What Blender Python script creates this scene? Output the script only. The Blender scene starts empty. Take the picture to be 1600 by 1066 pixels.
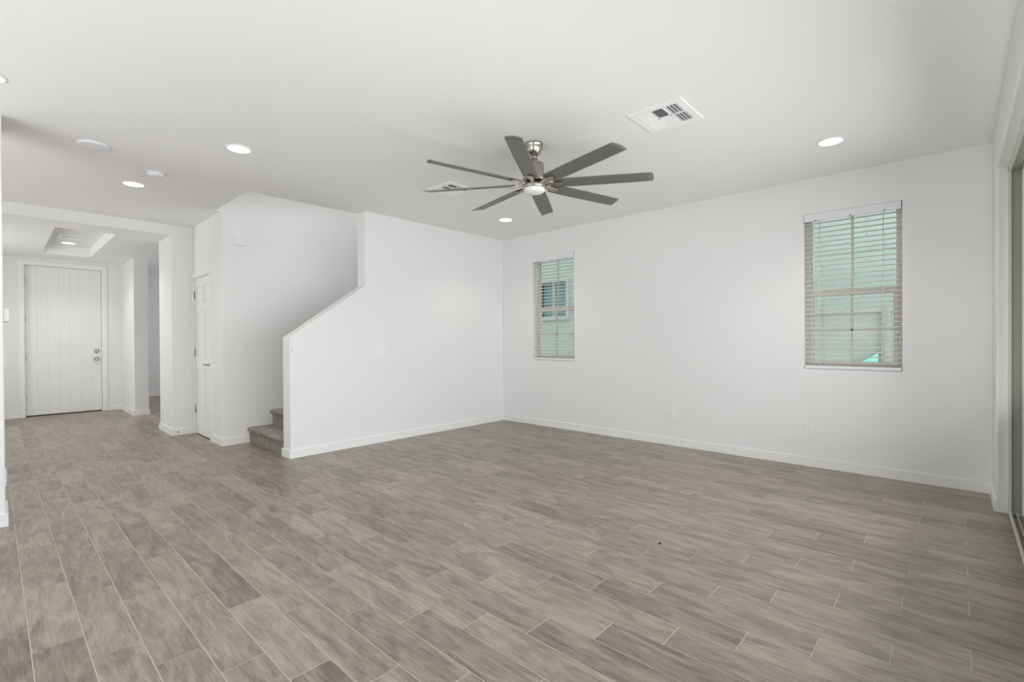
import bpy, bmesh, math, random
from mathutils import Vector, Matrix
R = math.radians
sc = bpy.context.scene

# ------------------------------------------------------------------ camera
EYE = 1.214
def _ray(d):
    x, y, z = d
    r = R(.31); c, s = math.cos(r), math.sin(r); x, z = c*x + s*z, -s*x + c*z
    r = R(-.29); c, s = math.cos(r), math.sin(r); y, z = c*y - s*z, s*y + c*z
    r = R(42.84); c, s = math.cos(r), math.sin(r); x, y = c*x - s*y, s*x + c*y
    return Vector((x, y, z))
cd = bpy.data.cameras.new('camera')
cam = bpy.data.objects.new('camera', cd)
sc.collection.objects.link(cam)
rt, fw, up = _ray((1, 0, 0)), _ray((0, 1, 0)), _ray((0, 0, 1))
m = Matrix.Identity(4)
for i in range(3):
    m[i][0] = rt[i]; m[i][1] = up[i]; m[i][2] = -fw[i]
m[2][3] = EYE
cam.matrix_world = m
cd.sensor_width = 36
cd.sensor_fit = 'HORIZONTAL'
cd.lens = 748/1600*36
cd.shift_y = 1.4/1600
cd.clip_start = .02
sc.camera = cam

# ------------------------------------------------------------------ daylight, added fill, exposure
w = bpy.data.worlds.new('sky'); sc.world = w; w.use_nodes = True
bg = w.node_tree.nodes['Background']
bg.inputs['Color'].default_value = (.86, .93, 1, 1)
bg.inputs['Strength'].default_value = 2.9

def area(name, loc, rot, sx, sy, power, col=(1, 1, 1), spread=180):
    l = bpy.data.lights.new(name, 'AREA'); l.shape = 'RECTANGLE'
    l.size = sx; l.size_y = sy; l.energy = power; l.color = col; l.spread = R(spread)
    o = bpy.data.objects.new(name, l); sc.collection.objects.link(o)
    o.location = loc; o.rotation_euler = rot
    return o
# daylight through the sliding door (right), then unseen fill lamps added around the house
area('daylight_slider', (.62, 1.9, 1.15), (0, R(125), 0), 2.1, 5.0, 108, (1, 1, .998))
area('fill_up_rear', (-2.9, -2.4, .25), (R(178), 0, 0), 4.2, 1.4, 84, (1, 1, .998))  # added fill aimed up to brighten the ceiling, no real source
area('fill_up_rear_left', (-6.3, -2.3, .25), (R(180), 0, 0), 2.0, 1.8, 15, (1, 1, .998))  # smaller added fill, for the left part of the ceiling
area('fill_left_wall', (-7.3, -1.9, 1.2), (0, R(-118), 0), 1.6, 2.0, 12, (1, 1, 1))  # added fill in front of a windowless wall, lifts the left ceiling
area('fill_foyer', (-9.1, -1.75, 1.2), (R(128), 0, 0), 1.5, 1.8, 36, (1, 1, .995))  # added fill outside an invented window, brightens the foyer
area('fill_stairwell', (-5.7, 4.6, 5.0), (0, 0, 0), .8, .8, 27, (1, 1, 1))  # added fill under the closed stairwell lid, no window up there
area('fill_side_room', (-10.6, 4.9, 1.5), (R(-90), 0, 0), 1.6, 1.4, 34, (.93, .96, 1))  # added fill to brighten the side room, which has no window

# added lamps hidden below each sill, aimed up to brighten the slats
for wx in (-4.07, -.695): area('fill_below_window', (wx, 5.75, .35), (R(-138), 0, 0), .9, .7, 13, (.97, 1, .98))
sc.view_settings.view_transform = 'Standard'
sc.view_settings.look = 'None'
sc.view_settings.gamma = 1
sc.view_settings.use_curve_mapping = False
sc.view_settings.exposure = 0.03
sc.cycles.max_bounces = 14
sc.cycles.diffuse_bounces = 8
sc.cycles.glossy_bounces = 4
sc.cycles.transparent_max_bounces = 16
sc.cycles.use_denoising = True
sc.cycles.sample_clamp_indirect = 6
sc.cycles.caustics_reflective = False
sc.cycles.caustics_refractive = False

# ------------------------------------------------------------------ materials
def mat(name, col, rough=.5, metal=0, bump=0, scale=200, spec=.5, var=0, detail=3):
    m = bpy.data.materials.new(name); m.use_nodes = True
    nt = m.node_tree; b = nt.nodes['Principled BSDF']
    b.inputs['Base Color'].default_value = (*col, 1)
    b.inputs['Roughness'].default_value = rough
    b.inputs['Metallic'].default_value = metal
    b.inputs['Specular IOR Level'].default_value = spec
    if bump or var:
        tc = nt.nodes.new('ShaderNodeNewGeometry')
        n = nt.nodes.new('ShaderNodeTexNoise'); n.inputs['Scale'].default_value = scale; n.inputs['Detail'].default_value = detail
        nt.links.new(tc.outputs['Position'], n.inputs['Vector'])
        if bump:
            bp = nt.nodes.new('ShaderNodeBump'); bp.inputs['Strength'].default_value = bump; bp.inputs['Distance'].default_value = .002
            nt.links.new(n.outputs['Fac'], bp.inputs['Height']); nt.links.new(bp.outputs['Normal'], b.inputs['Normal'])
        if var:
            mx = nt.nodes.new('ShaderNodeMix'); mx.data_type = 'RGBA'
            mx.inputs[6].default_value = (*[c*(1-var) for c in col], 1); mx.inputs[7].default_value = (*[min(1, c*(1+var)) for c in col], 1)
            nt.links.new(n.outputs['Fac'], mx.inputs[0]); nt.links.new(mx.outputs[2], b.inputs['Base Color'])
    return m
M = {}
M['wall'] = mat('wall_paint', (.80, .80, .797), .65, bump=.25, scale=120, spec=.3)
M['ceil'] = mat('ceiling_paint', (.83, .83, .828), .8, bump=.3, scale=90, spec=.2)
M['trim'] = mat('white_trim_paint', (.84, .84, .825), .4, bump=.03, scale=60, spec=.4)
M['door'] = mat('white_door_paint', (.82, .82, .80), .42, bump=.05, scale=80)
M['plastic'] = mat('white_plastic', (.83, .83, .82), .35, bump=.02, scale=50)
M['lilac'] = mat('cool_white_plastic', (.80, .80, .85), .4, bump=.02, scale=50)
M['slot'] = mat('dark_slot', (.12, .12, .12), .6, bump=.02, scale=50)
M['black'] = mat('dark_rubber', (.03, .028, .025), .6, bump=.1, scale=300)
M['nickel'] = mat('brushed_nickel', (.44, .40, .36), .22, 1, bump=.08, scale=400)
M['steel'] = mat('satin_steel', (.42, .41, .40), .35, 1, bump=.05, scale=400)
M['blade'] = mat('silver_grey_blade', (.17, .17, .157), .45, .35, bump=.05, scale=300, var=.05)
M['lens'] = mat('frosted_lens', (.82, .85, .85), .35, bump=.02, scale=40)
M['vent'] = mat('white_vent_metal', (.86, .87, .87), .35, bump=.02, scale=80)
M['duct'] = mat('grey_duct', (.16, .17, .18), .7, bump=.05, scale=50)
M['slat'] = mat('blind_slat', (.90, .91, .89), .4, bump=.03, scale=80)
M['valance'] = mat('blind_valance', (.78, .77, .80), .4, bump=.03, scale=80)
M['vinyl'] = mat('tan_vinyl', (.70, .655, .60), .45, bump=.03, scale=80)
M['alum'] = mat('almond_slider_frame', (.60, .60, .54), .45, bump=.03, scale=80)
M['channel'] = mat('grey_slider_channel', (.33, .32, .29), .5, bump=.05, scale=80)
M['stucco'] = mat('pale_stucco', (.42, .465, .425), .9, bump=.8, scale=45, var=.05)
M['soffit'] = mat('pale_soffit', (.55, .56, .56), .9, bump=.3, scale=30)
M['trim2'] = mat('neighbour_trim', (.44, .46, .43), .8, bump=.3, scale=60)
M['ground'] = mat('gravel_ground', (.62, .59, .54), .95, bump=1, scale=70, var=.3)
M['tarp'] = mat('turquoise_sheet', (.26, .66, .56), .5, bump=.1, scale=30)
M['nglass'] = mat('neighbour_window_glass', (.12, .24, .26), .1, bump=.02, scale=5, spec=.6)

def emis(name, col, st):
    m = bpy.data.materials.new(name); m.use_nodes = True; nt = m.node_tree
    b = nt.nodes['Principled BSDF']; b.inputs['Base Color'].default_value = (.8, .8, .8, 1)
    b.inputs['Emission Color'].default_value = (*col, 1); b.inputs['Emission Strength'].default_value = st
    return m
def translucent(name, col, k):
    m = mat(name, col, .45, bump=.03, scale=80); nt = m.node_tree
    t = nt.nodes.new('ShaderNodeBsdfTranslucent'); t.inputs[0].default_value = (*col, 1)
    mx = nt.nodes.new('ShaderNodeMixShader'); mx.inputs[0].default_value = k
    nt.links.new(nt.nodes['Principled BSDF'].outputs[0], mx.inputs[1]); nt.links.new(t.outputs[0], mx.inputs[2])
    nt.links.new(mx.outputs[0], nt.nodes['Material Output'].inputs[0]); return m
M['slat'] = translucent('blind_slat_vinyl', (.93, .94, .92), .45)
M['led'] = emis('lit_lens', (1, .97, .90), 4.5)

def glass(name, tint, gl=.06):
    m = bpy.data.materials.new(name); m.use_nodes = True; nt = m.node_tree; nt.nodes.clear()
    o = nt.nodes.new('ShaderNodeOutputMaterial'); mx = nt.nodes.new('ShaderNodeMixShader')
    t = nt.nodes.new('ShaderNodeBsdfTransparent'); t.inputs[0].default_value = (*tint, 1)
    g = nt.nodes.new('ShaderNodeBsdfGlossy'); g.inputs['Roughness'].default_value = .02
    f = nt.nodes.new('ShaderNodeFresnel'); f.inputs[0].default_value = 1.35
    nt.links.new(f.outputs[0], mx.inputs[0]); nt.links.new(t.outputs[0], mx.inputs[1]); nt.links.new(g.outputs[0], mx.inputs[2])
    nt.links.new(mx.outputs[0], o.inputs[0]); return m
M['glass'] = glass('green_tinted_glass', (.945, .99, .965))
M['clear'] = glass('clear_glass', (.98, .99, .985))

# carpet
def carpet():
    m = mat('stair_carpet', (.34, .30, .27), .95, spec=.1); nt = m.node_tree; b = nt.nodes['Principled BSDF']
    g = nt.nodes.new('ShaderNodeNewGeometry')
    n1 = nt.nodes.new('ShaderNodeTexNoise'); n1.inputs['Scale'].default_value = 14; n1.inputs['Detail'].default_value = 6
    n2 = nt.nodes.new('ShaderNodeTexNoise'); n2.inputs['Scale'].default_value = 160; n2.inputs['Detail'].default_value = 4
    cr = nt.nodes.new('ShaderNodeValToRGB'); cr.color_ramp.elements[0].position = .35; cr.color_ramp.elements[1].position = .68
    cr.color_ramp.elements[0].color = (.13, .108, .095, 1); cr.color_ramp.elements[1].color = (.36, .31, .27, 1)
    ad = nt.nodes.new('ShaderNodeMath'); ad.operation = 'MULTIPLY_ADD'; ad.inputs[1].default_value = .45
    nt.links.new(g.outputs['Position'], n1.inputs['Vector']); nt.links.new(g.outputs['Position'], n2.inputs['Vector'])
    hf = nt.nodes.new('ShaderNodeMath'); hf.operation = 'MULTIPLY'; hf.inputs[1].default_value = .55
    nt.links.new(n1.outputs['Fac'], hf.inputs[0]); nt.links.new(n2.outputs['Fac'], ad.inputs[0]); nt.links.new(hf.outputs[0], ad.inputs[2])
    nt.links.new(ad.outputs[0], cr.inputs[0]); nt.links.new(cr.outputs[0], b.inputs['Base Color'])
    bp = nt.nodes.new('ShaderNodeBump'); bp.inputs['Strength'].default_value = 1; bp.inputs['Distance'].default_value = .006
    nt.links.new(n2.outputs['Fac'], bp.inputs['Height']); nt.links.new(bp.outputs['Normal'], b.inputs['Normal'])
    b.inputs['Sheen Weight'].default_value = .3
    return m
M['carpet'] = carpet()

# wood-look plank tile floor, 1/3 running bond
def floor_mat():
    m = bpy.data.materials.new('plank_tile'); m.use_nodes = True; nt = m.node_tree; b = nt.nodes['Principled BSDF']
    N = nt.nodes.new; Lk = nt.links.new
    def val(x, sock):
        if isinstance(x, (int, float)): sock.default_value = x
        else: Lk(x, sock)
    def mth(op, a, c=0, d=0):
        n = N('ShaderNodeMath'); n.operation = op
        val(a, n.inputs[0]); val(c, n.inputs[1])
        if op in ('MULTIPLY_ADD', 'SMOOTH_MIN'): val(d, n.inputs[2])
        return n.outputs[0]
    def mr(x, a, c, lo=0., hi=1.):
        n = N('ShaderNodeMapRange'); n.interpolation_type = 'SMOOTHSTEP'
        Lk(x, n.inputs[0]); n.inputs[1].default_value = a; n.inputs[2].default_value = c; n.inputs[3].default_value = lo; n.inputs[4].default_value = hi
        return n.outputs[0]
    g = N('ShaderNodeNewGeometry'); sp = N('ShaderNodeSeparateXYZ'); Lk(g.outputs['Position'], sp.inputs[0])
    W, L, S, u0, v0, th = .1544, .6694, .2243, -.6284, 2.5648, R(.264)
    x = mth('SUBTRACT', sp.outputs[0], u0); y = mth('SUBTRACT', sp.outputs[1], v0)
    u = mth('ADD', mth('MULTIPLY', x, math.cos(th)), mth('MULTIPLY', y, math.sin(th)))
    v = mth('ADD', mth('MULTIPLY', x, -math.sin(th)), mth('MULTIPLY', y, math.cos(th)))
    rv = mth('DIVIDE', v, -W); row = mth('FLOOR', rv)
    fv = mth('MULTIPLY', mth('SUBTRACT', rv, row), W)
    ru = mth('DIVIDE', mth('ADD', u, mth('MULTIPLY', row, S)), L); col = mth('FLOOR', ru)
    fu = mth('MULTIPLY', mth('SUBTRACT', ru, col), L)
    dv = mth('MINIMUM', fv, mth('SUBTRACT', W, fv)); du = mth('MINIMUM', fu, mth('SUBTRACT', L, fu))
    d = mth('MINIMUM', dv, du)
    cb = N('ShaderNodeCombineXYZ'); Lk(row, cb.inputs[0]); Lk(col, cb.inputs[1])
    wn = N('ShaderNodeTexWhiteNoise'); wn.noise_dimensions = '3D'; Lk(cb.outputs[0], wn.inputs['Vector'])
    rs = N('ShaderNodeSeparateColor'); Lk(wn.outputs['Color'], rs.inputs[0])
    r1, r2, r3 = rs.outputs
    def grain(su, sv, detail, dist, off=0., rough=.6):
        c = N('ShaderNodeCombineXYZ')
        Lk(mth('MULTIPLY_ADD', fu, su, mth('MULTIPLY', r1, 37.)), c.inputs[0])
        Lk(mth('MULTIPLY_ADD', fv, sv, mth('MULTIPLY', r2, 53.)), c.inputs[1]); val(mth('ADD', mth('MULTIPLY', r3, 19.), off), c.inputs[2])
        n = N('ShaderNodeTexNoise'); n.inputs['Scale'].default_value = 1; n.inputs['Detail'].default_value = detail
        n.inputs['Distortion'].default_value = dist; n.inputs['Roughness'].default_value = rough
        Lk(c.outputs[0], n.inputs['Vector']); return n.outputs['Fac']
    broad = grain(3.2, 13, 3, 1.2)
    fine = grain(9, 120, 5, .5, 7.)
    hair = grain(28, 420, 3, .2, 3.)
    f = mth('ADD', mth('ADD', mth('MULTIPLY', broad, .55), mth('MULTIPLY', fine, .36)), mth('MULTIPLY', hair, .20))
    f = mth('ADD', f, mth('MULTIPLY', mth('SUBTRACT', r3, .5), .11))
    cr = N('ShaderNodeValToRGB'); e = cr.color_ramp.elements
    e[0].position = .41; e[0].color = (.150, .123, .099, 1)
    e[1].position = .69; e[1].color = (.375, .322, .270, 1)
    k = e.new(.55); k.color = (.262, .221, .184, 1)
    Lk(f, cr.inputs[0])
    gm = mr(d, .0017, .0021)
    mx = N('ShaderNodeMix'); mx.data_type = 'RGBA'; Lk(gm, mx.inputs[0])
    mx.inputs[6].default_value = (.54, .49, .425, 1); Lk(cr.outputs[0], mx.inputs[7])
    Lk(mx.outputs[2], b.inputs['Base Color'])
    Lk(mr(gm, 0, 1, .8, .34), b.inputs['Roughness'])
    b.inputs['Specular IOR Level'].default_value = .45
    h = fine
    bp = N('ShaderNodeBump'); bp.inputs['Strength'].default_value = .5; bp.inputs['Distance'].default_value = .0006
    Lk(h, bp.inputs['Height']); Lk(bp.outputs['Normal'], b.inputs['Normal'])
    return m
M['floor'] = floor_mat()

# block fence
def block_mat():
    m = bpy.data.materials.new('concrete_block'); m.use_nodes = True; nt = m.node_tree; b = nt.nodes['Principled BSDF']
    g = nt.nodes.new('ShaderNodeNewGeometry'); s = nt.nodes.new('ShaderNodeSeparateXYZ'); c = nt.nodes.new('ShaderNodeCombineXYZ')
    nt.links.new(g.outputs['Position'], s.inputs[0]); nt.links.new(s.outputs[0], c.inputs[0]); nt.links.new(s.outputs[2], c.inputs[1])
    br = nt.nodes.new('ShaderNodeTexBrick'); br.inputs['Scale'].default_value = 1; br.inputs['Brick Width'].default_value = .4; br.inputs['Row Height'].default_value = .2
    br.inputs['Mortar Size'].default_value = .006; br.inputs['Color1'].default_value = (.44, .43, .39, 1); br.inputs['Color2'].default_value = (.38, .355, .32, 1)
    br.inputs['Mortar'].default_value = (.43, .42, .39, 1)
    nt.links.new(c.outputs[0], br.inputs['Vector']); nt.links.new(br.outputs['Color'], b.inputs['Base Color']); b.inputs['Roughness'].default_value = .95
    return m
M['block'] = block_mat()

# ------------------------------------------------------------------ mesh helpers
def tag(o, label=None, cat=None, group=None, kind=None):
    if label: o['label'] = label
    if cat: o['category'] = cat
    if group: o['group'] = group
    if kind: o['kind'] = kind
    return o
def wloc(o):
    v = Vector((0, 0, 0))
    while o is not None:
        v += o.location; o = o.parent
    return v
def empty(name, loc, label=None, cat=None, group=None, kind=None):
    o = bpy.data.objects.new(name, None); sc.collection.objects.link(o); o.location = loc; o.empty_display_size = .05
    return tag(o, label, cat, group, kind)
class MB:
    def __init__(s): s.bm = bmesh.new()
    def _bev(s, faces, bev, seg=2):
        if bev:
            ed = {e for f in faces for e in f.edges}
            bmesh.ops.bevel(s.bm, geom=list(ed), offset=bev, segments=seg, affect='EDGES', profile=.5)
    def box(s, x0, x1, y0, y1, z0, z1, bev=0, seg=2):
        v = [s.bm.verts.new((x, y, z)) for x in (x0, x1) for y in (y0, y1) for z in (z0, z1)]
        fs = [s.bm.faces.new([v[i] for i in q]) for q in ((0, 1, 3, 2), (4, 6, 7, 5), (0, 4, 5, 1), (2, 3, 7, 6), (0, 2, 6, 4), (1, 5, 7, 3))]
        s._bev(fs, bev, seg); return s
    def prism(s, pts, axis, a, b, bev=0, seg=2):
        """pts 2D in the two other axes (in x,y,z order), extruded a..b on axis"""
        def P(p, t):
            l = list(p); l.insert(axis, t); return l
        A = [s.bm.verts.new(P(p, a)) for p in pts]; B = [s.bm.verts.new(P(p, b)) for p in pts]
        fs = [s.bm.faces.new(A), s.bm.faces.new(B[::-1])]
        n = len(pts)
        for i in range(n): fs.append(s.bm.faces.new((A[i], B[i], B[(i+1) % n], A[(i+1) % n])))
        bmesh.ops.recalc_face_normals(s.bm, faces=fs)
        s._bev(fs, bev, seg); return s
    def lathe(s, prof, c=(0, 0, 0), n=32, axis=2, flute=0, cap=True):
        """prof: list of (r, h) from c along axis"""
        rings = []
        for r, h in prof:
            ring = []
            for i in range(n):
                a = 2*math.pi*i/n; rr = r*(1 - flute*(.5+.5*math.cos(a*n/4))) if flute else r
                p = [rr*math.cos(a), rr*math.sin(a)]; p.insert(axis, h)
                ring.append(s.bm.verts.new([p[k]+c[k] for k in range(3)]))
            rings.append(ring)
        fs = []
        for A, B in zip(rings, rings[1:]):
            for i in range(n):
                f = s.bm.faces.new((A[i], A[(i+1) % n], B[(i+1) % n], B[i])); f.smooth = True; fs.append(f)
        if cap: fs.append(s.bm.faces.new(rings[0])); fs.append(s.bm.faces.new(rings[-1]))
        bmesh.ops.recalc_face_normals(s.bm, faces=fs)
        return s
    def tube(s, pts, r, n=8):
        pts = [Vector(p) for p in pts]; rings = []
        for i, p in enumerate(pts):
            t = (pts[min(i+1, len(pts)-1)] - pts[max(i-1, 0)]).normalized()
            q = t.orthogonal().normalized(); k = t.cross(q)
            rings.append([s.bm.verts.new(p + r*(math.cos(2*math.pi*j/n)*q + math.sin(2*math.pi*j/n)*k)) for j in range(n)])
        fs = []
        for A, B in zip(rings, rings[1:]):
            off = min(range(n), key=lambda o: sum((A[j].co-B[(j+o) % n].co).length for j in range(n)))
            for i in range(n):
                f = s.bm.faces.new((A[i], A[(i+1) % n], B[(i+1+off) % n], B[(i+off) % n])); f.smooth = True; fs.append(f)
        fs += [s.bm.faces.new(rings[0]), s.bm.faces.new(rings[-1])]
        bmesh.ops.recalc_face_normals(s.bm, faces=fs); return s
    def xf(s, mtx):
        bmesh.ops.transform(s.bm, matrix=mtx, verts=s.bm.verts[:]); return s
    def build(s, name, mt, parent=None, loc=None, local=False):
        me = bpy.data.meshes.new(name)
        base = wloc(parent) if parent else Vector(loc or (0, 0, 0))
        if not local: bmesh.ops.translate(s.bm, vec=-base, verts=s.bm.verts[:])
        bmesh.ops.recalc_face_normals(s.bm, faces=s.bm.faces[:])
        s.bm.to_mesh(me); s.bm.free()
        me.materials.append(M[mt])
        o = bpy.data.objects.new(name, me); sc.collection.objects.link(o)
        if parent: o.parent = parent
        elif loc: o.location = loc
        return o
def frame(b, ax, a0, a1, u0, u1, z0, z1, f, bev=0, bottom=True):
    """rectangular frame, mitre-free, pieces not overlapping; ax = thickness axis (0: u is y, 1: u is x)"""
    def q(p0, p1, r0, r1):
        if ax == 1: b.box(p0, p1, a0, a1, r0, r1, bev)
        else: b.box(a0, a1, p0, p1, r0, r1, bev)
    q(u0, u0+f, z0, z1); q(u1-f, u1, z0, z1); q(u0+f, u1-f, z1-f, z1)
    if bottom: q(u0+f, u1-f, z0, z0+f)
    return b
def struct(name, mb, mt): return tag(mb.build(name, mt), kind='structure')
def copy_tree(o, parent=None):
    c = o.copy(); sc.collection.objects.link(c)
    if parent: c.parent = parent
    for ch in list(o.children): copy_tree(ch, c)
    return c

CZ = 2.71     # main ceiling
FZ = 2.582    # foyer ceiling
YW = 5.225    # window wall face
XS = -5.02    # stair wall face
XB = -5.203   # its back
XF = -6.212   # inner stair wall face
YC = 1.775    # closet wall face
XG = -7.39    # foyer opening plane
YJ = 1.54     # foyer side wall face
XR = .205     # sliding door wall face
WZ0, WZ1 = .922, 2.378
WIN = [(-4.43, -3.717), (-1.057, -.333)]

# ------------------------------------------------------------------ room shell
def floor_mesh():
    b = MB().box(-13.4, .27, -3.35, 5.3, -.12, -.0018)
    W, L, S, u0, v0, th = .1544, .6694, .2243, -.6284, 2.5648, R(.264)
    g, c = .0020, .0012; ct, sn = math.cos(th), math.sin(th)
    x0, x1, y0, y1 = -13.3, .262, -3.3, 5.29
    for row in range(-19, 40):
        va, vb = -W*(row+1)+g, -W*row-g
        n0 = int(math.floor((x0-u0+S*row)/L))-1
        for n in range(n0, n0+24):
            ua, ub = L*n-S*row+g, L*(n+1)-S*row-g
            cx, cy = u0+(ua+ub)/2*ct-(va+vb)/2*sn, v0+(ua+ub)/2*sn+(va+vb)/2*ct
            if cx+L/2 < x0 or cx-L/2 > x1 or cy < y0-.06 or cy > y1+.07: continue
            rings = []
            for ins, z in ((0, -.004), (0, -c), (c, 0)):
                ring = []
                for u, v in ((ua+ins, va+ins), (ub-ins, va+ins), (ub-ins, vb-ins), (ua+ins, vb-ins)):
                    x = min(max(u0+u*ct-v*sn, x0), x1-ins); y = min(max(v0+u*sn+v*ct, y0), y1-ins)
                    ring.append(b.bm.verts.new((x, y, z)))
                rings.append(ring)
            for A, B in zip(rings, rings[1:]):
                for i in range(4): b.bm.faces.new((A[i], A[(i+1) % 4], B[(i+1) % 4], B[i]))
            b.bm.faces.new(rings[-1])
    return b
struct('floor', floor_mesh(), 'floor')

b = MB()   # window wall with two openings
xs = [-13.4, WIN[0][0], WIN[0][1], WIN[1][0], WIN[1][1], .36]
for i in range(5):
    if i in (1, 3):
        b.box(xs[i], xs[i+1], YW, YW+.16, -.12, WZ0); b.box(xs[i], xs[i+1], YW, YW+.16, WZ1, 5.4)
    else: b.box(xs[i], xs[i+1], YW, YW+.16, -.12, 5.4)
struct('wall_window_side', b, 'wall')

prof = [(2.055, -.03), (YW, -.03), (YW, CZ+.03), (2.922, CZ+.03), (2.922, 1.852), (2.055, 1.247)]
struct('wall_stair_front', MB().prism(prof, 0, XB, XS, .008, 3), 'wall')
# stairwell above the ceiling opening
b = MB(); b.box(XF-.02, XF, 1.6, 5.225, CZ+.0, 5.25); b.box(XB+.012, XB+.16, 1.6, 5.225, CZ+.16, 5.25)
b.box(XF, XB+.012, 1.56, 1.716, CZ+.16, 5.25)
struct('wall_stair_upper', b, 'wall')
struct('ceiling_stairwell', MB().box(XF-.15, XB+.16, 1.56, 5.3, 5.25, 5.35), 'ceil')

# closet wall with a door opening, foyer side block
b = MB(); DX0, DX1, DZ = -7.345, -6.645, 2.035
b.box(XG-.01, DX0-.02, YC, YC+.12, 0, CZ); b.box(DX0-.02, DX1+.02, YC, YC+.12, DZ+.02, CZ)
struct('wall_closet', b, 'wall')
struct('wall_stair_back', MB().prism([(DX1+.02, YC), (XF-.008, YC), (XF-.002, YC+.002), (XF, YC+.008), (XF, 5.225), (XF-.15, 5.225), (XF-.15, YC+.12), (DX1+.02, YC+.12)], 2, -.02, CZ), 'wall')
struct('wall_foyer_side', MB().box(-8.07, XG, YJ, 1.9, -.03, CZ+.03, .008, 2), 'wall')
struct('wall_foyer_pier', MB().box(-10.99, -9.86, 1.535, 1.73, -.03, FZ+.03, .008, 2), 'wall')
b = MB(); EY0, EY1, EZ = .322, 1.268, 2.462
b.box(-11.15, -10.98, -1.65, EY0-.02, 0, FZ); b.box(-11.15, -10.98, EY1+.02, 1.73, 0, FZ); b.box(-11.15, -10.98, EY0-.02, EY1+.02, EZ+.02, FZ)
b.box(-11.15, -11.12, EY0-.02, EY1+.02, 0, EZ+.02)
struct('wall_entry', b, 'wall')
b = MB(); b.box(-11.15, -9.85, -1.65, -1.5, 0, FZ); b.box(-8.35, XG, -1.65, -1.5, 0, FZ); b.box(-9.85, -8.35, -1.65, -1.5, 0, .42); b.box(-9.85, -8.35, -1.65, -1.5, 2.28, FZ)
struct('wall_foyer_left', b, 'wall')
struct('wall_left', MB().box(-4.96, -4.6, -.12, .036, -.03, CZ+.03, .008, 2), 'wall')
b = MB().box(-7.54, XG, -3.35, -1.5, 0, CZ); struct('wall_kitchen_side', b, 'wall')
b = MB(); b.box(-7.54, -3.6, -3.35, -3.2, 0, CZ); b.box(-.1, .36, -3.35, -3.2, 0, CZ); b.box(-3.6, -.1, -3.35, -3.2, 2.4, CZ); b.box(-3.6, -.1, -3.35, -3.2, 0, .3)
struct('wall_rear', b, 'wall')
SZ = 2.378; SY0, SY1 = -.7, 4.715
b = MB(); b.prism([(-3.35, -.03), (SY0, -.03), (SY0, SZ), (SY1, SZ), (SY1, -.03), (YW+.03, -.03), (YW+.03, CZ+.03), (-3.35, CZ+.03)], 0, XR, .36, .01, 3)
struct('wall_right', b, 'wall')
# side room beyond the foyer
b = MB(); b.box(-13.2, -13.05, 1.73, 5.225, 0, CZ); b.box(-13.2, -11.15, 1.58, 1.73, 0, CZ); b.box(-8.07, -7.95, 1.9, 5.225, 0, CZ)
struct('wall_side_room', b, 'wall')

# ceilings
b = MB(); OX0, OX1, OY = XF, XB+.012, 1.718
b.box(-7.54, OX0-.02, -3.35, 5.3, CZ, CZ+.16); b.box(OX0-.02, OX0, -3.35, 1.6, CZ, CZ+.16); b.box(OX1, .4, -3.35, 5.3, CZ, CZ+.16); b.box(OX0, OX1, -3.35, OY, CZ, CZ+.16)
struct('ceiling', b, 'ceil')
struct('ceiling_side_room', MB().box(-13.2, -7.54, 1.73, 5.3, CZ, CZ+.16), 'ceil')
TX0, TX1, TY0, TY1 = -10.303, -7.87, .49, 1.05
b = MB()
b.box(-11.15, TX0, -1.65, YJ, FZ, 2.87); b.box(TX1, XG-.02, -1.65, YJ, FZ, 2.87); b.box(TX0, TX1, TY1, YJ, FZ, 2.87)
b.box(-9.9, -8.04, YJ, 1.735, FZ, CZ+.01); b.box(TX0, TX1, -1.65, TY0, FZ, 2.87); b.box(TX0, TX1, TY0, TY1, FZ+.145, 2.87)
struct('ceiling_foyer', b, 'ceil')
struct('wall_foyer_header', MB().box(XG-.02, XG+.0005, -1.65, YJ+.01, FZ+.0005, CZ+.01), 'wall')

# baseboards
BH, BT = .083, .013
def bb(name, pieces):
    b = MB()
    for x0, x1, y0, y1 in pieces: b.box(x0, x1, y0, y1, 0, BH)
    return struct(name, b, 'trim')
bb('baseboard_window_wall', [(XS+.0005, XR-.0005, YW-BT, YW+.001)])
bb('baseboard_stair_wall', [(XS-.001, XS+BT, 2.055, YW-BT), (XB-BT, XS+BT, 2.055-BT, 2.055), (XB-BT, XB+.001, 2.055, 2.06)])
bb('baseboard_stair_back', [(XF-.001, XF+BT, YC-BT, 2.07)])
bb('baseboard_closet', [(DX1+.055, XF-.001, YC-BT, YC+.001)])
bb('baseboard_foyer_side', [(XG-.001, XG+BT, YJ, YC-.001), (-8.07-BT, XG+BT, YJ-BT, YJ), (-8.07-BT, -8.069, YJ, 1.9)])
bb('baseboard_pier', [(-9.861, -9.86+BT, 1.535, 1.73+BT), (-10.966, -9.86+BT, 1.535-BT, 1.535)])
bb('baseboard_entry', [(-10.981, -10.98+BT, EY1+.075, 1.535), (-10.981, -10.98+BT, -1.5, EY0-.075)])
bb('baseboard_side_room', [(-13.051, -13.05+BT, 1.73, 5.2)])
bb('baseboard_left', [(-4.96-BT, -4.6+BT, .036, .036+BT), (-4.601, -4.6+BT, -.12, .036)])
bb('baseboard_right', [(XR-BT, XR+.001, SY1+.004, YW-BT)])

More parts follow.
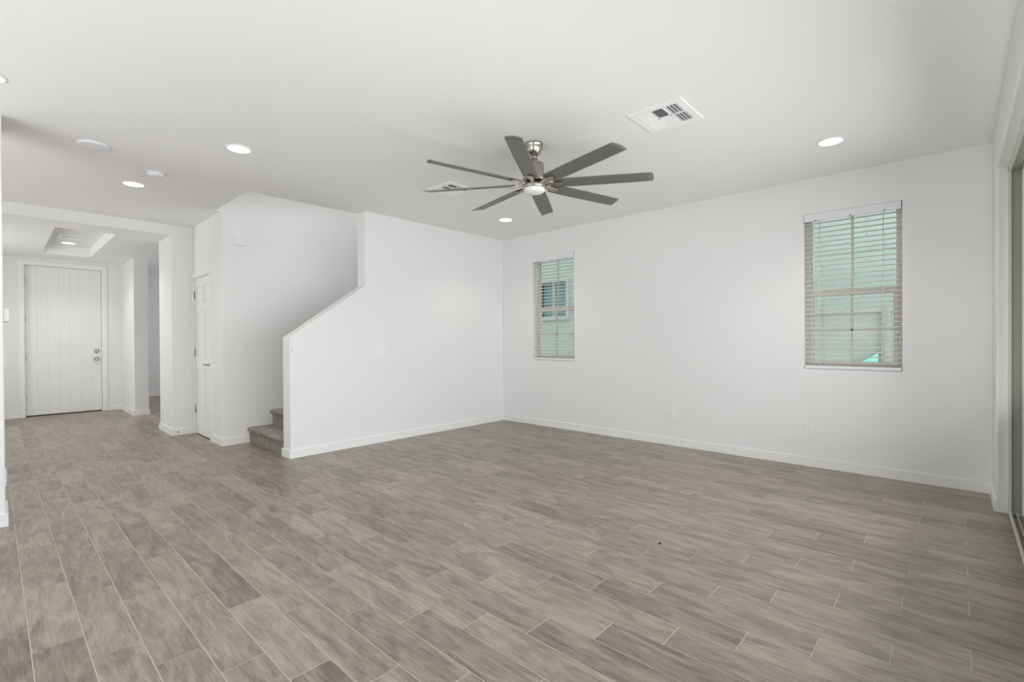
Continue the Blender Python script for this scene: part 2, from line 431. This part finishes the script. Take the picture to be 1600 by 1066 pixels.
# ------------------------------------------------------------------ windows
def make_window(name, x0, x1):
    t = empty(name, (x0, YW+.085, WZ0), kind='structure')
    y0, y1 = YW+.085, YW+.15; f = .045; zm = 1.632
    b = MB()
    frame(b, 1, y0, y1, x0, x1, WZ0, WZ1, f, .003)
    b.build('window_frame', 'vinyl', t)
    # lower sash stands proud, upper sash behind
    xm = (x0+x1)/2
    b = MB(); s = .032
    for p0, p1 in ((x0+f-.012, x0+f+s-.012), (x1-f-s+.012, x1-f+.012)): b.box(p0, p1, y0-.012, y0+.02, WZ0+f-.01, zm-.03, .003)
    b.box(x0+f-.012, x1-f+.012, y0-.013, y0+.02, zm-.03, zm+.025, .003); b.box(x0+f+s-.012, x1-f-s+.012, y0-.012, y0+.02, WZ0+f-.01, WZ0+f+.03, .003)
    ls = b.build('lower_sash', 'vinyl', t)
    MB().box(xm-.009, xm+.009, y0+.0, y0+.012, WZ0+f, zm-.03).box(x0+f, x1-f, y0, y0+.012, 1.278, 1.294).build('grille', 'vinyl', ls)
    MB().box(xm-.025, xm+.025, y0-.02, y0+.01, zm+.02, zm+.034, .004).build('latch', 'vinyl', ls)
    MB().box(x0+f, x1-f, y0+.004, y0+.008, WZ0+f, zm).build('pane', 'glass', ls)
    b = MB(); b.box(x0+f, x1-f, y0+.03, y0+.055, zm-.02, zm+.02, .003)
    us = b.build('upper_sash', 'vinyl', t)
    MB().box(xm-.009, xm+.009, y0+.034, y0+.046, zm, WZ1-f).box(x0+f, x1-f, y0+.034, y0+.046, 1.985, 2.001).build('grille', 'vinyl', us)
    MB().box(x0+f, x1-f, y0+.038, y0+.042, zm, WZ1-f).build('pane', 'glass', us)
    return t
make_window('window_1', *WIN[0]); make_window('window_2', *WIN[1])

def make_blind(x0, x1, label):
    t = empty('window_blind', (x0, YW+.03, WZ1), label, 'blind', None)
    yc = YW+.032
    b = MB(); b.box(x0+.004, x1-.006, YW-.012, YW-.002, WZ1-.074, WZ1-.003, .003); b.box(x0+.006, x1-.008, YW-.002, YW+.055, WZ1-.05, WZ1-.004)
    b.build('valance', 'valance', t)
    b = MB(); pitch = .0448; n = 30; rnd = random.Random(5)
    for i in range(n):
        z = WZ0+.052+pitch*(i+.45); k = .004
        pts = [(yc-.025, z-k*.2), (yc-.012, z+k*.5), (yc, z+k*.8), (yc+.012, z+k*.5), (yc+.025, z-k*.2)]
        pts = pts + [(p[0], p[1]-.0042) for p in pts[::-1]]
        b.prism(pts, 0, x0+.007, x1-.007)
    b.build('slats', 'slat', t)
    MB().box(x0+.004, x1-.004, yc-.036, yc+.022, WZ0+.003, WZ0+.034, .004).build('bottom_rail', 'valance', t)
    for fx in (.165, .5, .82):
        x = x0+(x1-x0)*fx
        if fx == .5: continue
        b = MB()
        for dy in (-.026, .026): b.tube([(x, yc+dy, WZ0+.02), (x, yc+dy, WZ1-.06)], .0016, 6)
        b.tube([(x+.006, yc-.027, WZ0+.02), (x+.006, yc-.027, WZ1-.06)], .0012, 6)
        b.build('ladder_cord', 'slat', t)
    x = x0+.083
    MB().tube([(x, YW-.016, WZ1-.07), (x-.002, YW-.016, 1.72)], .0045, 8).build('tilt_wand', 'slat', t)
    x = x0+(x1-x0)*.665
    b = MB(); b.tube([(x, YW-.012, WZ1-.07), (x, YW-.01, 2.13)], .0015, 6); b.tube([(x+.01, YW-.012, WZ1-.07), (x+.004, YW-.01, 2.13)], .0015, 6)
    pc = b.build('pull_cord', 'slat', t)
    MB().lathe([(.003, .0), (.007, -.008), (.008, -.03), (.005, -.034)], (x+.002, YW-.01, 2.135), 12).build('tassel', 'slat', pc)
    for fx in (.135, .5, .84):
        xx = x0+(x1-x0)*fx
        MB().box(xx-.005, xx+.005, YW-.016, YW-.011, WZ1-.074, WZ1-.062, .001).build('valance_clip', 'slot', t)
    return t
make_blind(*WIN[0], 'white slatted window blind in the smaller-looking window near the room corner')
make_blind(*WIN[1], 'white slatted window blind in the window nearer the sliding door')

# ------------------------------------------------------------------ sliding door
t = empty('door_3', (.3, 2, 0), kind='structure')
fx0, fx1 = .262, .39
b = MB(); b.box(fx0, fx0+.015, SY1-.035, SY1+.01, 0, SZ, .002); b.box(fx0+.015, .325, SY1-.006, SY1+.01, 0, SZ); b.box(.325, fx1, SY1-.035, SY1+.01, 0, SZ, .002)
b.build('jamb', 'alum', t)
MB().box(fx0+.016, .324, SY1-.012, SY1-.006, .02, SZ-.03).build('jamb_channel', 'channel', t)
b = MB(); b.box(fx0, fx0+.015, SY0, SY1, SZ-.045, SZ+.01, .002); b.box(fx0+.015, fx1, SY0, SY1, SZ-.008, SZ+.01); b.box(.325, .335, SY0, SY1, SZ-.045, SZ-.009)
b.build('head_track', 'alum', t)
b = MB(); b.box(fx0, fx0+.015, SY0, SY1, 0, .022, .003); b.box(.3, .306, SY0, SY1, -.02, .012); b.box(.33, .336, SY0, SY1, -.02, .02); b.box(.375, fx1, SY0, SY1, -.02, .02)
b.build('sill_track', 'alum', t)
MB().box(.268, .39, SY0, SY1, -.06, -.015).build('sill_channel', 'channel', t)
def panel(y0, y1, x0):
    b = MB(); w_ = .07
    frame(b, 0, x0, x0+.035, y0, y1, .02, SZ-.02, w_, .003)
    p = b.build('door_panel', 'alum', t)
    MB().box(x0+.014, x0+.02, y0+w_, y1-w_, .09, SZ-.09).build('pane', 'clear', p)
    return p
panel(2.9, 4.66, .337); panel(1.12, 2.95, .352); panel(-.66, 1.16, .337)
tag(t, kind='structure')

# rear glazing, unseen behind the camera, added to let light in
t = empty('window_rear_added', (-1.85, -3.28, .3), kind='structure')
b = MB()
for x in (-3.6, -2.43, -1.27, -.15): b.box(x, x+.05, -3.31, -3.25, .3, 2.4)
b.box(-3.6, -.1, -3.31, -3.25, .3, .35); b.box(-3.6, -.1, -3.31, -3.25, 2.35, 2.4)
b.build('window_frame', 'alum', t); MB().box(-3.58, -.12, -3.285, -3.28, .32, 2.38).build('pane', 'clear', t)

t = empty('window_foyer_added', (-9.1, -1.58, .42), kind='structure')  # unseen window, invented so the fill lamp can light the foyer
frame(MB(), 1, -1.6, -1.55, -9.85, -8.35, .42, 2.28, .05).build('window_frame', 'vinyl', t); MB().box(-9.8, -8.4, -1.58, -1.575, .47, 2.23).build('pane', 'clear', t)

# ------------------------------------------------------------------ entry door (vertical planks)
def hinge(parent, x, y, z, facing):
    b = MB()
    b.lathe([(.0065, -.05), (.0065, .05)], (x, y, z), 10)
    if facing == 'x': b.box(x-.004, x-.001, y-.014, y+.014, z-.048, z+.048)
    else: b.box(x-.014, x+.014, y+.001, y+.004, z-.048, z+.048)
    return b.build('hinge', 'steel', parent)
t = empty('door_1', (-11.03, EY0, 0), kind='structure')
b = MB(); n = 7; pw = (EY1-EY0-.01)/n; xf = -11.03
pts = [(xf-.04, EY0+.005), (xf-.04, EY1-.005), (xf, EY1-.005)]
for i in range(n-1, 0, -1):
    y = EY0+.005+pw*i; pts += [(xf, y+.005), (xf-.004, y), (xf, y-.005)]
pts += [(xf, EY0+.005)]
b.prism(pts, 2, .018, EZ-.004)
dl = b.build('door_slab', 'door', t)
b = MB()   # casing and jambs
cw = .062; xo = -10.98
b.box(xo-.14, xo+.004, EY0-.022, EY0+.001, 0, EZ+.02); b.box(xo-.14, xo+.004, EY1-.001, EY1+.022, 0, EZ+.02); b.box(xo-.14, xo+.004, EY0+.001, EY1-.001, EZ, EZ+.02)
frame(b, 0, xo-.001, xo+.014, EY0-.008-cw, EY1+.008+cw, 0, EZ+.008+cw, cw, .003, False)
b.build('casing', 'trim', t)
MB().box(-11.12, -11.02, EY0, EY1, 0, .012).build('threshold', 'black', t)
for z in (2.232, 1.593, .953, .303): hinge(t, xf+.006, EY0+.003, z, 'x')
def knobset(z, kind):
    c = (xf, 1.197, z)
    b = MB()
    if kind == 'knob': b.lathe([(.031, 0), (.031, .006), (.012, .012), (.012, .03), (.024, .038), (.029, .05), (.026, .062), (.012, .068)], c, 24, 0)
    else: b.lathe([(.033, 0), (.033, .012), (.026, .02), (.012, .024)], c, 24, 0); b.box(xf+.02, xf+.042, c[1]-.004, c[1]+.004, z-.014, z+.014, .002)
    return b.build('door_knob' if kind == 'knob' else 'deadbolt', 'nickel', t)
knobset(.914, 'knob'); knobset(1.053, 'bolt')
MB().box(xf-.002, xf+.0015, EY1-.007, EY1+.001, .885, .945).box(xf-.002, xf+.0015, EY1-.007, EY1+.001, 1.025, 1.085).build('strike_plate', 'steel', t)
MB().lathe([(.013, 0), (.013, .004), (.007, .006)], (xf, .78, 1.509), 16, 0).build('peephole', 'plastic', t)

# ------------------------------------------------------------------ closet door (six panel)
t = empty('door_2', (DX0, YC, 0), kind='structure')
yf = YC+.012
b = MB(); x0, x1 = DX0+.004, DX1-.004; wd = x1-x0
zs = [(.24, .86), (1.0, 1.60), (1.70, 1.92)]
sx = [(x0+.10, x0+wd/2-.05), (x0+wd/2+.05, x1-.10)]
b.box(x0, x1, yf+.012, yf+.036, .014, DZ-.004)
# stiles and rails raised in front of the recessed field
b.box(x0, x0+.10, yf, yf+.0125, .014, DZ-.004); b.box(x1-.10, x1, yf, yf+.0125, .014, DZ-.004)
prev = .014
for z0, z1 in zs + [(DZ-.004, 0)]:
    b.box(x0+.10, x1-.10, yf, yf+.0125, prev, z0); prev = z1
for z0, z1 in zs: b.box(x0+wd/2-.05, x0+wd/2+.05, yf, yf+.0125, z0, z1)
for z0, z1 in zs:
    for a, c in sx: b.box(a+.022, c-.022, yf+.004, yf+.0125, z0+.022, z1-.022, .005, 2)
b.build('door_slab', 'door', t)
b = MB(); cw = .05
b.box(DX0-.02, DX0+.001, YC-.002, YC+.12, 0, DZ+.02); b.box(DX1-.001, DX1+.02, YC-.002, YC+.12, 0, DZ+.02); b.box(DX0+.001, DX1-.001, YC-.002, YC+.12, DZ, DZ+.02)
b.box(DX0-.044, DX0-.006, YC-.014, YC+.001, 0, DZ+.006, .003); b.box(DX1+.006, DX1+.006+cw, YC-.014, YC+.001, 0, DZ+.006, .003); b.box(DX0-.044, DX1+.006+cw, YC-.014, YC+.001, DZ+.006, DZ+.006+cw, .003)
b.build('casing', 'trim', t)
for z in (1.823, 1.065, .327): hinge(t, DX0+.001, yf-.006, z, 'y')
b = MB(); hx, hz = DX1-.055, .925
b.lathe([(.03, 0), (.03, -.006), (.02, -.012), (.011, -.014), (.011, -.05)], (hx, yf, hz), 20, 1)
b.tube([(hx, yf-.05, hz), (hx-.03, yf-.054, hz+.006), (hx-.07, yf-.052, hz+.004), (hx-.11, yf-.05, hz-.006)], .008, 10)
b.build('lever_handle', 'nickel', t)

# ------------------------------------------------------------------ stairs
st = empty('staircase', (-5.7, 2.06, 0), 'flight of stairs covered in grey-brown carpet rising behind the half wall', 'stairs')
rise, run, y0 = .182, .262, 2.062
xa, xb = XF+.002, XB-.002
for k in range(12):
    ya = y0+run*k; z1 = rise*(k+1)
    ye = ya+run+.01 if k < 11 else ya+.3
    ye = min(ye, YW-.002)
    if ya > YW-.1: break
    yn = ya-.028; r = .024; arc = [(yn+r-r*math.cos(a), z1-r+r*math.sin(a)) for a in [R(v) for v in range(-60, 91, 15)]]
    pts = [(ya, max(0, z1-rise-.02)), (ya, z1-2*r)] + arc + [(ye, z1), (ye, max(0, z1-rise-.02))]
    MB().prism(pts, 0, xa, xb, .004, 2).build('step', 'carpet', st)

# ------------------------------------------------------------------ ceiling fan
FX, FY = -2.37, 2.817
fan = empty('ceiling_fan', (FX, FY, CZ), 'brushed nickel ceiling fan with eight grey blades and a round light disc', 'ceiling fan')
c = (FX, FY, 0)
MB().lathe([(.070, CZ), (.070, CZ-.012), (.066, CZ-.016), (.066, CZ-.03), (.058, CZ-.055), (.042, CZ-.08), (.024, CZ-.094), (.018, CZ-.097)], c, 48).build('canopy', 'nickel', fan)
MB().lathe([(.019, CZ-.088), (.019, CZ-.104), (.0125, CZ-.106), (.0125, 2.57)], c, 24).build('downrod', 'nickel', fan)
MB().lathe([(.02, 2.60), (.026, 2.598), (.026, 2.575), (.034, 2.568), (.066, 2.562), (.072, 2.555), (.078, 2.50), (.088, 2.44), (.09, 2.425), (.07, 2.42)], c, 48).build('motor_housing', 'nickel', fan)
MB().lathe([(.06, 2.424), (.06, 2.402), (.078, 2.40), (.088, 2.392), (.088, 2.372), (.08, 2.368)], c, 48).build('light_ring', 'nickel', fan)
MB().lathe([(.08, 2.374), (.082, 2.360), (.079, 2.348), (.066, 2.338), (.035, 2.333), (.004, 2.331)], c, 48).build('light_disc', 'lens', fan)
ph = 31.9
for k in range(8):
    an = R(ph-45*k)
    mt = Matrix.Translation((FX, FY, 2.402)) @ Matrix.Rotation(an, 4, 'Z')
    tilt = Matrix.Rotation(R(-12), 4, 'X')
    # outline: root narrower, skewed tip (local x radial, y ccw)
    N_ = 14; b = MB(); rows = []
    for i in range(N_+1):
        s_ = i/N_; wv = .5*(.112 + .008*math.sin(s_*math.pi))
        xr = .145 + (.882-.145)*s_
        row = []
        for j in range(9):
            q = -1+2*j/8; xx = xr + (s_**8)*(.010*q - .010*q*q) + ((1-s_)**10)*.03*q*q
            zz = .004*(1-q*q)
            row.append((xx, q*wv, zz))
        rows.append(row)
    top = [[b.bm.verts.new((x, y, z+.003)) for x, y, z in row] for row in rows]
    bot = [[b.bm.verts.new((x, y, z-.002)) for x, y, z in row] for row in rows]
    for i in range(N_):
        for j in range(8):
            f = b.bm.faces.new((top[i][j], top[i+1][j], top[i+1][j+1], top[i][j+1])); f.smooth = True
            f = b.bm.faces.new((bot[i][j], bot[i][j+1], bot[i+1][j+1], bot[i+1][j])); f.smooth = True
        b.bm.faces.new((top[i][0], bot[i][0], bot[i+1][0], top[i+1][0])); b.bm.faces.new((top[i][8], top[i+1][8], bot[i+1][8], bot[i][8]))
    for j in range(8):
        b.bm.faces.new((top[0][j], top[0][j+1], bot[0][j+1], bot[0][j])); b.bm.faces.new((top[N_][j], bot[N_][j], bot[N_][j+1], top[N_][j+1]))
    bl = b.xf(mt @ tilt).build('blade', 'blade', fan)
    b = MB()
    b.prism([(.055, -.016), (.12, -.014), (.16, -.024), (.215, -.022), (.225, 0), (.215, .022), (.16, .024), (.12, .014), (.055, .016)], 2, -.010, -.0035, .0015, 1)
    b.box(.055, .13, -.012, .012, -.012, .012, .004)
    for dx, dy in ((.172, -.017), (.172, .017), (.205, 0)): b.lathe([(.006, -.0095), (.006, -.012), (.003, -.014)], (dx, dy, 0), 10)
    b.xf(mt @ tilt).build('blade_iron', 'nickel', bl)

# ------------------------------------------------------------------ recessed lights
def downlight(x, y, z, label, group='round recessed ceiling lights', power=3.2, first=[None]):
    if first[0] is None:
        t = empty('recessed_light', (0, 0, 0), label, 'ceiling light', group)
        MB().lathe([(.094, 0), (.094, -.003), (.089, -.006), (.079, -.0065), (.077, -.003)], (0, 0, 0), 40, cap=False).build('trim_ring', 'plastic', t, local=True)
        MB().lathe([(.078, -.001), (.077, -.004), (.06, -.005), (.002, -.0055)], (0, 0, 0), 40).build('lens', 'led', t, local=True)
        first[0] = t
    else:
        t = copy_tree(first[0]); tag(t, label, 'ceiling light', group)
    t.location = (x, y, z)
    l = bpy.data.lights.new('downlight_beam', 'SPOT'); l.energy = power; l.spot_size = R(125); l.spot_blend = .7; l.shadow_soft_size = .06; l.color = (1, .93, .84)
    o = bpy.data.objects.new('downlight_beam', l); sc.collection.objects.link(o); o.location = (x, y, z-.03)
    return t
PW = 14
downlight(-4.09, 1.297, CZ, 'lit round recessed light in ceiling near the top of the stair opening', power=PW)
downlight(-5.727, .902, CZ, 'lit round recessed light in ceiling nearest the foyer opening', power=PW)
downlight(-.698, 4.333, CZ, 'lit round recessed light in ceiling near the sliding door and window', power=PW)
downlight(-4.123, 4.341, CZ, 'lit round recessed light in ceiling near the far room corner', power=PW)
downlight(-3.975, -.035, CZ, 'lit round recessed light cut off by the left edge of the photo', power=PW)
downlight(-9.95, .77, FZ+.145, 'lit round recessed light inside the foyer ceiling tray, above the front door', power=26)
downlight(-8.2, .77, FZ+.145, 'lit round recessed light in the near end of the foyer ceiling tray', power=26)

# flat covers and detectors
t = empty('ceiling_speaker', (-4.805, .518, CZ), 'flat round white ceiling speaker cover above the left side', 'speaker')
MB().lathe([(.10, CZ), (.10, CZ-.004), (.094, CZ-.012), (.088, CZ-.014), (.002, CZ-.015)], (-4.805, .518, 0), 40).build('cover', 'lilac', t)
MB().lathe([(.102, CZ), (.102, CZ-.003), (.099, CZ-.004)], (-4.805, .518, 0), 40, cap=False).build('rim', 'plastic', t)
t = empty('smoke_detector', (-5.2, .975, CZ), 'small domed white smoke detector on the ceiling between two recessed lights', 'smoke detector')
MB().lathe([(.068, CZ), (.068, CZ-.008)], (-5.2, .975, 0), 32).build('base', 'plastic', t)
MB().lathe([(.062, CZ-.008), (.064, CZ-.02), (.052, CZ-.034), (.03, CZ-.038), (.002, CZ-.038)], (-5.2, .975, 0), 32).build('dome', 'lilac', t)

# ------------------------------------------------------------------ ceiling registers
def register(x0, x1, y0, y1, z, label, group=None, small=False):
    cx, cy = (x0+x1)/2, (y0+y1)/2
    t = empty('air_vent', (cx, cy, z), label, 'vent', group)
    fr = .045; b = MB()
    ix0, ix1, iy0, iy1 = x0+fr, x1-fr, y0+fr, y1-fr
    for q in ((x0, ix0, y0, y1), (ix1, x1, y0, y1), (ix0, ix1, y0, iy0), (ix0, ix1, iy1, y1)): b.box(q[0], q[1], q[2], q[3], z-.009, z+.0005)
    b.build('frame', 'vent', t)
    MB().box(ix0-.004, ix1+.004, iy0-.004, iy1+.004, z-.0015, z).build('duct_opening', 'duct', t)
    b = MB(); xa_ = ix0+(ix1-ix0)*.34; xb_ = ix0+(ix1-ix0)*.66
    for x in (xa_, xb_): b.box(x-.006, x+.006, iy0, iy1, z-.008, z-.001)
    b.box(ix0, ix1, cy-.006, cy+.006, z-.008, z-.001)
    b.build('divider', 'vent', t)
    b = MB()
    def vane(x_0, x_1, y_0, y_1, ax, n, tl):
        for i in range(n):
            if ax == 0:   # slats run along y, spaced in x
                c0 = x_0+(x_1-x_0)*(i+.5)/n; w_ = .0074
                dx = w_*math.cos(R(tl)); dz = w_*math.sin(R(tl))
                b.prism([(c0-dx, z-.006-dz), (c0+dx, z-.006+dz), (c0+dx, z-.0048+dz), (c0-dx, z-.0048-dz)], 1, y_0, y_1) 
            else:
                c0 = y_0+(y_1-y_0)*(i+.5)/n; w_ = .0074
                dx = w_*math.cos(R(tl)); dz = w_*math.sin(R(tl))
                b.prism([(c0-dx, z-.006-dz), (c0+dx, z-.006+dz), (c0+dx, z-.0048+dz), (c0-dx, z-.0048-dz)], 0, x_0, x_1)
    for ya_, yb_ in ((iy0, cy-.006), (cy+.006, iy1)):
        vane(ix0, xa_-.006, ya_, yb_, 0, 4, 22); vane(xb_+.006, ix1, ya_, yb_, 0, 4, -22)
    vane(xa_+.006, xb_-.006, iy0, cy-.006, 1, 6, 28); vane(xa_+.006, xb_-.006, cy+.006, iy1, 1, 6, -28)
    b.build('vanes', 'vent', t)
    return t
register(-1.612, -1.25, 2.888, 3.258, CZ, 'square white louvred ceiling vent to the right of the fan')
register(-3.83, -3.50, 2.925, 3.255, CZ, 'square white louvred ceiling vent partly behind the left fan blades')
register(-9.50, -9.22, .60, .88, FZ+.145, 'small white louvred vent inside the foyer ceiling tray')

# ------------------------------------------------------------------ wall plates
def plate(name, o, n, wd, ht, label, cat, kind, group=None):
    """o centre on wall, n outward axis ('+x','-y','+y')"""
    t = empty(name, o, label, cat, group)
    if n == '+x': X = Matrix(((0, 0, 1, 0), (1, 0, 0, 0), (0, 1, 0, 0), (0, 0, 0, 1)))       # local x->world y, y->z, z->x
    elif n == '-y': X = Matrix(((1, 0, 0, 0), (0, 0, -1, 0), (0, 1, 0, 0), (0, 0, 0, 1)))
    else: X = Matrix(((-1, 0, 0, 0), (0, 0, 1, 0), (0, 1, 0, 0), (0, 0, 0, 1)))
    MB().box(-wd/2, wd/2, -ht/2, ht/2, -.001, .006, .002, 2).xf(X).build('plate', 'plastic', t, local=True)
    if kind == 'outlet':
        for s in (-1, 1):
            rc = MB().prism([(math.copysign(min(abs(.0165*math.cos(a)), .0165), math.cos(a)), s*.0195 + .0135*max(-1, min(1, 1.25*math.sin(a)))) for a in [2*math.pi*i/20 for i in range(20)]], 2, .004, .008).xf(X).build('receptacle', 'plastic', t, local=True)
            b = MB(); b.box(-.0072, -.0048, s*.0195-.001, s*.0195+.008, .0078, .0084); b.box(.0048, .0072, s*.0195-.001, s*.0195+.007, .0078, .0084)
            b.lathe([(.0026, .0078), (.0026, .0084)], (0, s*.0195-.0075, 0), 10)
            b.xf(X).build('slots', 'slot', rc, local=True)
        MB().lathe([(.003, .005), (.003, .007)], (0, 0, 0), 10).xf(X).build('screw', 'plastic', t, local=True)
    elif kind.startswith('switch'):
        k = int(kind[6:])
        for i in range(k):
            cx_ = (i-(k-1)/2)*.046
            fr_ = MB().box(cx_-.0175, cx_+.0175, -.034, .034, .0035, .0068, .001, 1).xf(X).build('switch_frame', 'plastic', t, local=True)
            MB().prism([(-.0315, .006), (-.0315, .0085), (0, .0105), (.0315, .0125), (.0315, .006)], 0, cx_-.0155, cx_+.0155, .0006, 1).xf(X).build('rocker', 'plastic', fr_, local=True)
    return t
plate('wall_outlet', (-3.785, YW, .345), '-y', .07, .115, 'white wall outlet under the window near the room corner', 'outlet', 'outlet', 'wall outlets')
plate('wall_outlet', (-2.373, YW, .346), '-y', .07, .115, 'white wall outlet midway along the window wall between the two windows', 'outlet', 'outlet', 'wall outlets')
plate('wall_outlet', (-1.016, YW, .344), '-y', .07, .115, 'white wall outlet low under the window nearer the sliding door', 'outlet', 'outlet', 'wall outlets')
plate('wall_outlet', (XS, 3.568, .37), '+x', .07, .115, 'white wall outlet low on the tall stair wall', 'outlet', 'outlet', 'wall outlets')
plate('wall_outlet', (-7.935, YJ, .25), '-y', .07, .115, 'white wall outlet on the side of the foyer opening wall', 'outlet', 'outlet', 'wall outlets')
plate('wall_outlet', (-4.72, .036, .30), '+y', .07, .115, 'white wall outlet low on the wall at the left edge of the photo', 'outlet', 'outlet', 'wall outlets')
plate('light_switch', (XS, 3.088, 1.09), '+x', .165, .117, 'triple white rocker light switch on the tall stair wall', 'light switch', 'switch3', 'light switches')
plate('light_switch', (XF, 1.967, 1.105), '+x', .072, .117, 'single white light switch at the foot of the stairs', 'light switch', 'switch1', 'light switches')
plate('light_switch', (-10.45, 1.535, 1.05), '-y', .118, .117, 'double white light switch beside the front door', 'light switch', 'switch2', 'light switches')
plate('light_switch', (-4.85, .036, 1.10), '+y', .072, .117, 'white light switch on the wall end at the left photo edge, below the thermostat', 'light switch', 'switch1', 'light switches')

t = empty('thermostat', (-4.76, .036, 1.397), 'white thermostat box on the wall end at the left photo edge', 'thermostat')
MB().box(-4.82, -4.70, .035, .065, 1.352, 1.442, .006, 3).build('body', 'plastic', t)
MB().box(-4.795, -4.725, .0645, .0655, 1.385, 1.43).build('display', 'lens', t)
t = empty('door_chime', (XF, 1.967, 2.40), 'small cool white door chime box high on the stairwell wall', 'door chime')
MB().box(XF, XF+.028, 1.905, 2.03, 2.345, 2.455, .004, 2).build('cover', 'lilac', t)
MB().box(XF+.0275, XF+.030, 1.99, 1.996, 2.355, 2.445).build('rib', 'valance', t)
t = empty('door_stop', (XG+BT, YJ+.045, .05), 'tiny dark-tipped door stop on the baseboard beside the foyer opening', 'door stop')
MB().lathe([(.009, 0), (.009, .004), (.004, .006), (.004, .05)], (XG+BT, YJ+.045, .05), 12, 0).build('spring', 'plastic', t)
MB().lathe([(.007, .05), (.008, .052), (.008, .062), (.005, .066)], (XG+BT, YJ+.045, .05), 12, 0).build('tip', 'black', t)
t = empty('wall_hook', (XS, 2.07, 1.118), 'tiny metal hook on the front corner of the half wall', 'hook')
MB().box(XS, XS+.003, 2.064, 2.078, 1.115, 1.138, .001).build('hook_plate', 'plastic', t)
MB().tube([(XS+.002, 2.071, 1.12), (XS+.014, 2.071, 1.112), (XS+.018, 2.071, 1.120)], .003, 8).build('prong', 'steel', t)
o = MB().lathe([(.009, 0), (.010, .003), (.007, .007), (.002, .008)], (-1.285, 2.663, 0), 12).build('rubber_plug', 'black', loc=(-1.285, 2.663, 0))
tag(o, 'tiny black rubber plug lying on the middle of the plank floor', 'plug')
o = MB().lathe([(.008, 0), (.009, .004), (.003, .006)], (-6.586, .956, 0), 9).build('paint_chip', 'plastic', loc=(-6.586, .956, 0))
tag(o, 'tiny white chip on the floor in front of the foyer', 'paint chip')

# ------------------------------------------------------------------ outside
struct('ground', MB().box(-16, 9, 5.385, 14, -.3, -.12), 'ground')
struct('ground_patio', MB().box(.39, 9, -8, 5.385, -.3, -.09), 'ground')
nb = empty('neighbour_house', (-4, 8.6, -.12), 'pale green stucco neighbouring house seen through the window blinds', 'house')
NX0, NX1, NZ0, NZ1 = -7.02, -6.32, 1.72, 2.50
b = MB(); b.box(-15, NX0, 8.6, 8.9, -.12, 5.6); b.box(NX1, 6, 8.6, 8.9, -.12, 5.6); b.box(NX0, NX1, 8.6, 8.9, -.12, NZ0); b.box(NX0, NX1, 8.6, 8.9, NZ1, 5.6)
b.build('wall', 'stucco', nb)
b = MB(); b.box(-15, 6, 8.15, 9.1, 5.6, 5.8); b.build('eave', 'soffit', nb)
b = MB(); f = .05
for q in ((NX0-.08, NX0, NZ0-.08, NZ1+.08), (NX1, NX1+.08, NZ0-.08, NZ1+.08), (NX0, NX1, NZ0-.08, NZ0), (NX0, NX1, NZ1, NZ1+.08), ((NX0+NX1)/2-.02, (NX0+NX1)/2+.02, NZ0, NZ1)): b.box(q[0], q[1], 8.57, 8.66, q[2], q[3])
wf = b.build('window_surround', 'trim2', nb); MB().box(NX0, NX1, 8.66, 8.68, NZ0, NZ1).build('pane', 'nglass', wf)
t = empty('block_fence', (-3, 7.5, -.12), 'grey-brown concrete block fence outside, seen low through the window nearer the sliding door', 'fence')
b = MB(); b.box(-2.6, 5, 7.5, 7.65, -.12, 1.53); b.build('block_wall', 'block', t)
MB().box(-2.65, 5, 7.48, 7.67, 1.53, 1.585, .006).build('cap', 'block', t)
MB().box(-.68, -.59, 7.42, 7.5, -.12, 1.56, .01).build('post', 'channel', t)
t = MB().prism([(-1.02, .60), (-.70, .60), (-.70, 1.02), (-1.02, .80)], 1, 7.25, 7.4, .01).build('turquoise_panel', 'tarp', loc=(-.86, 7.3, -.12))
tag(t, 'turquoise sloping panel standing against the block fence outside', 'panel')
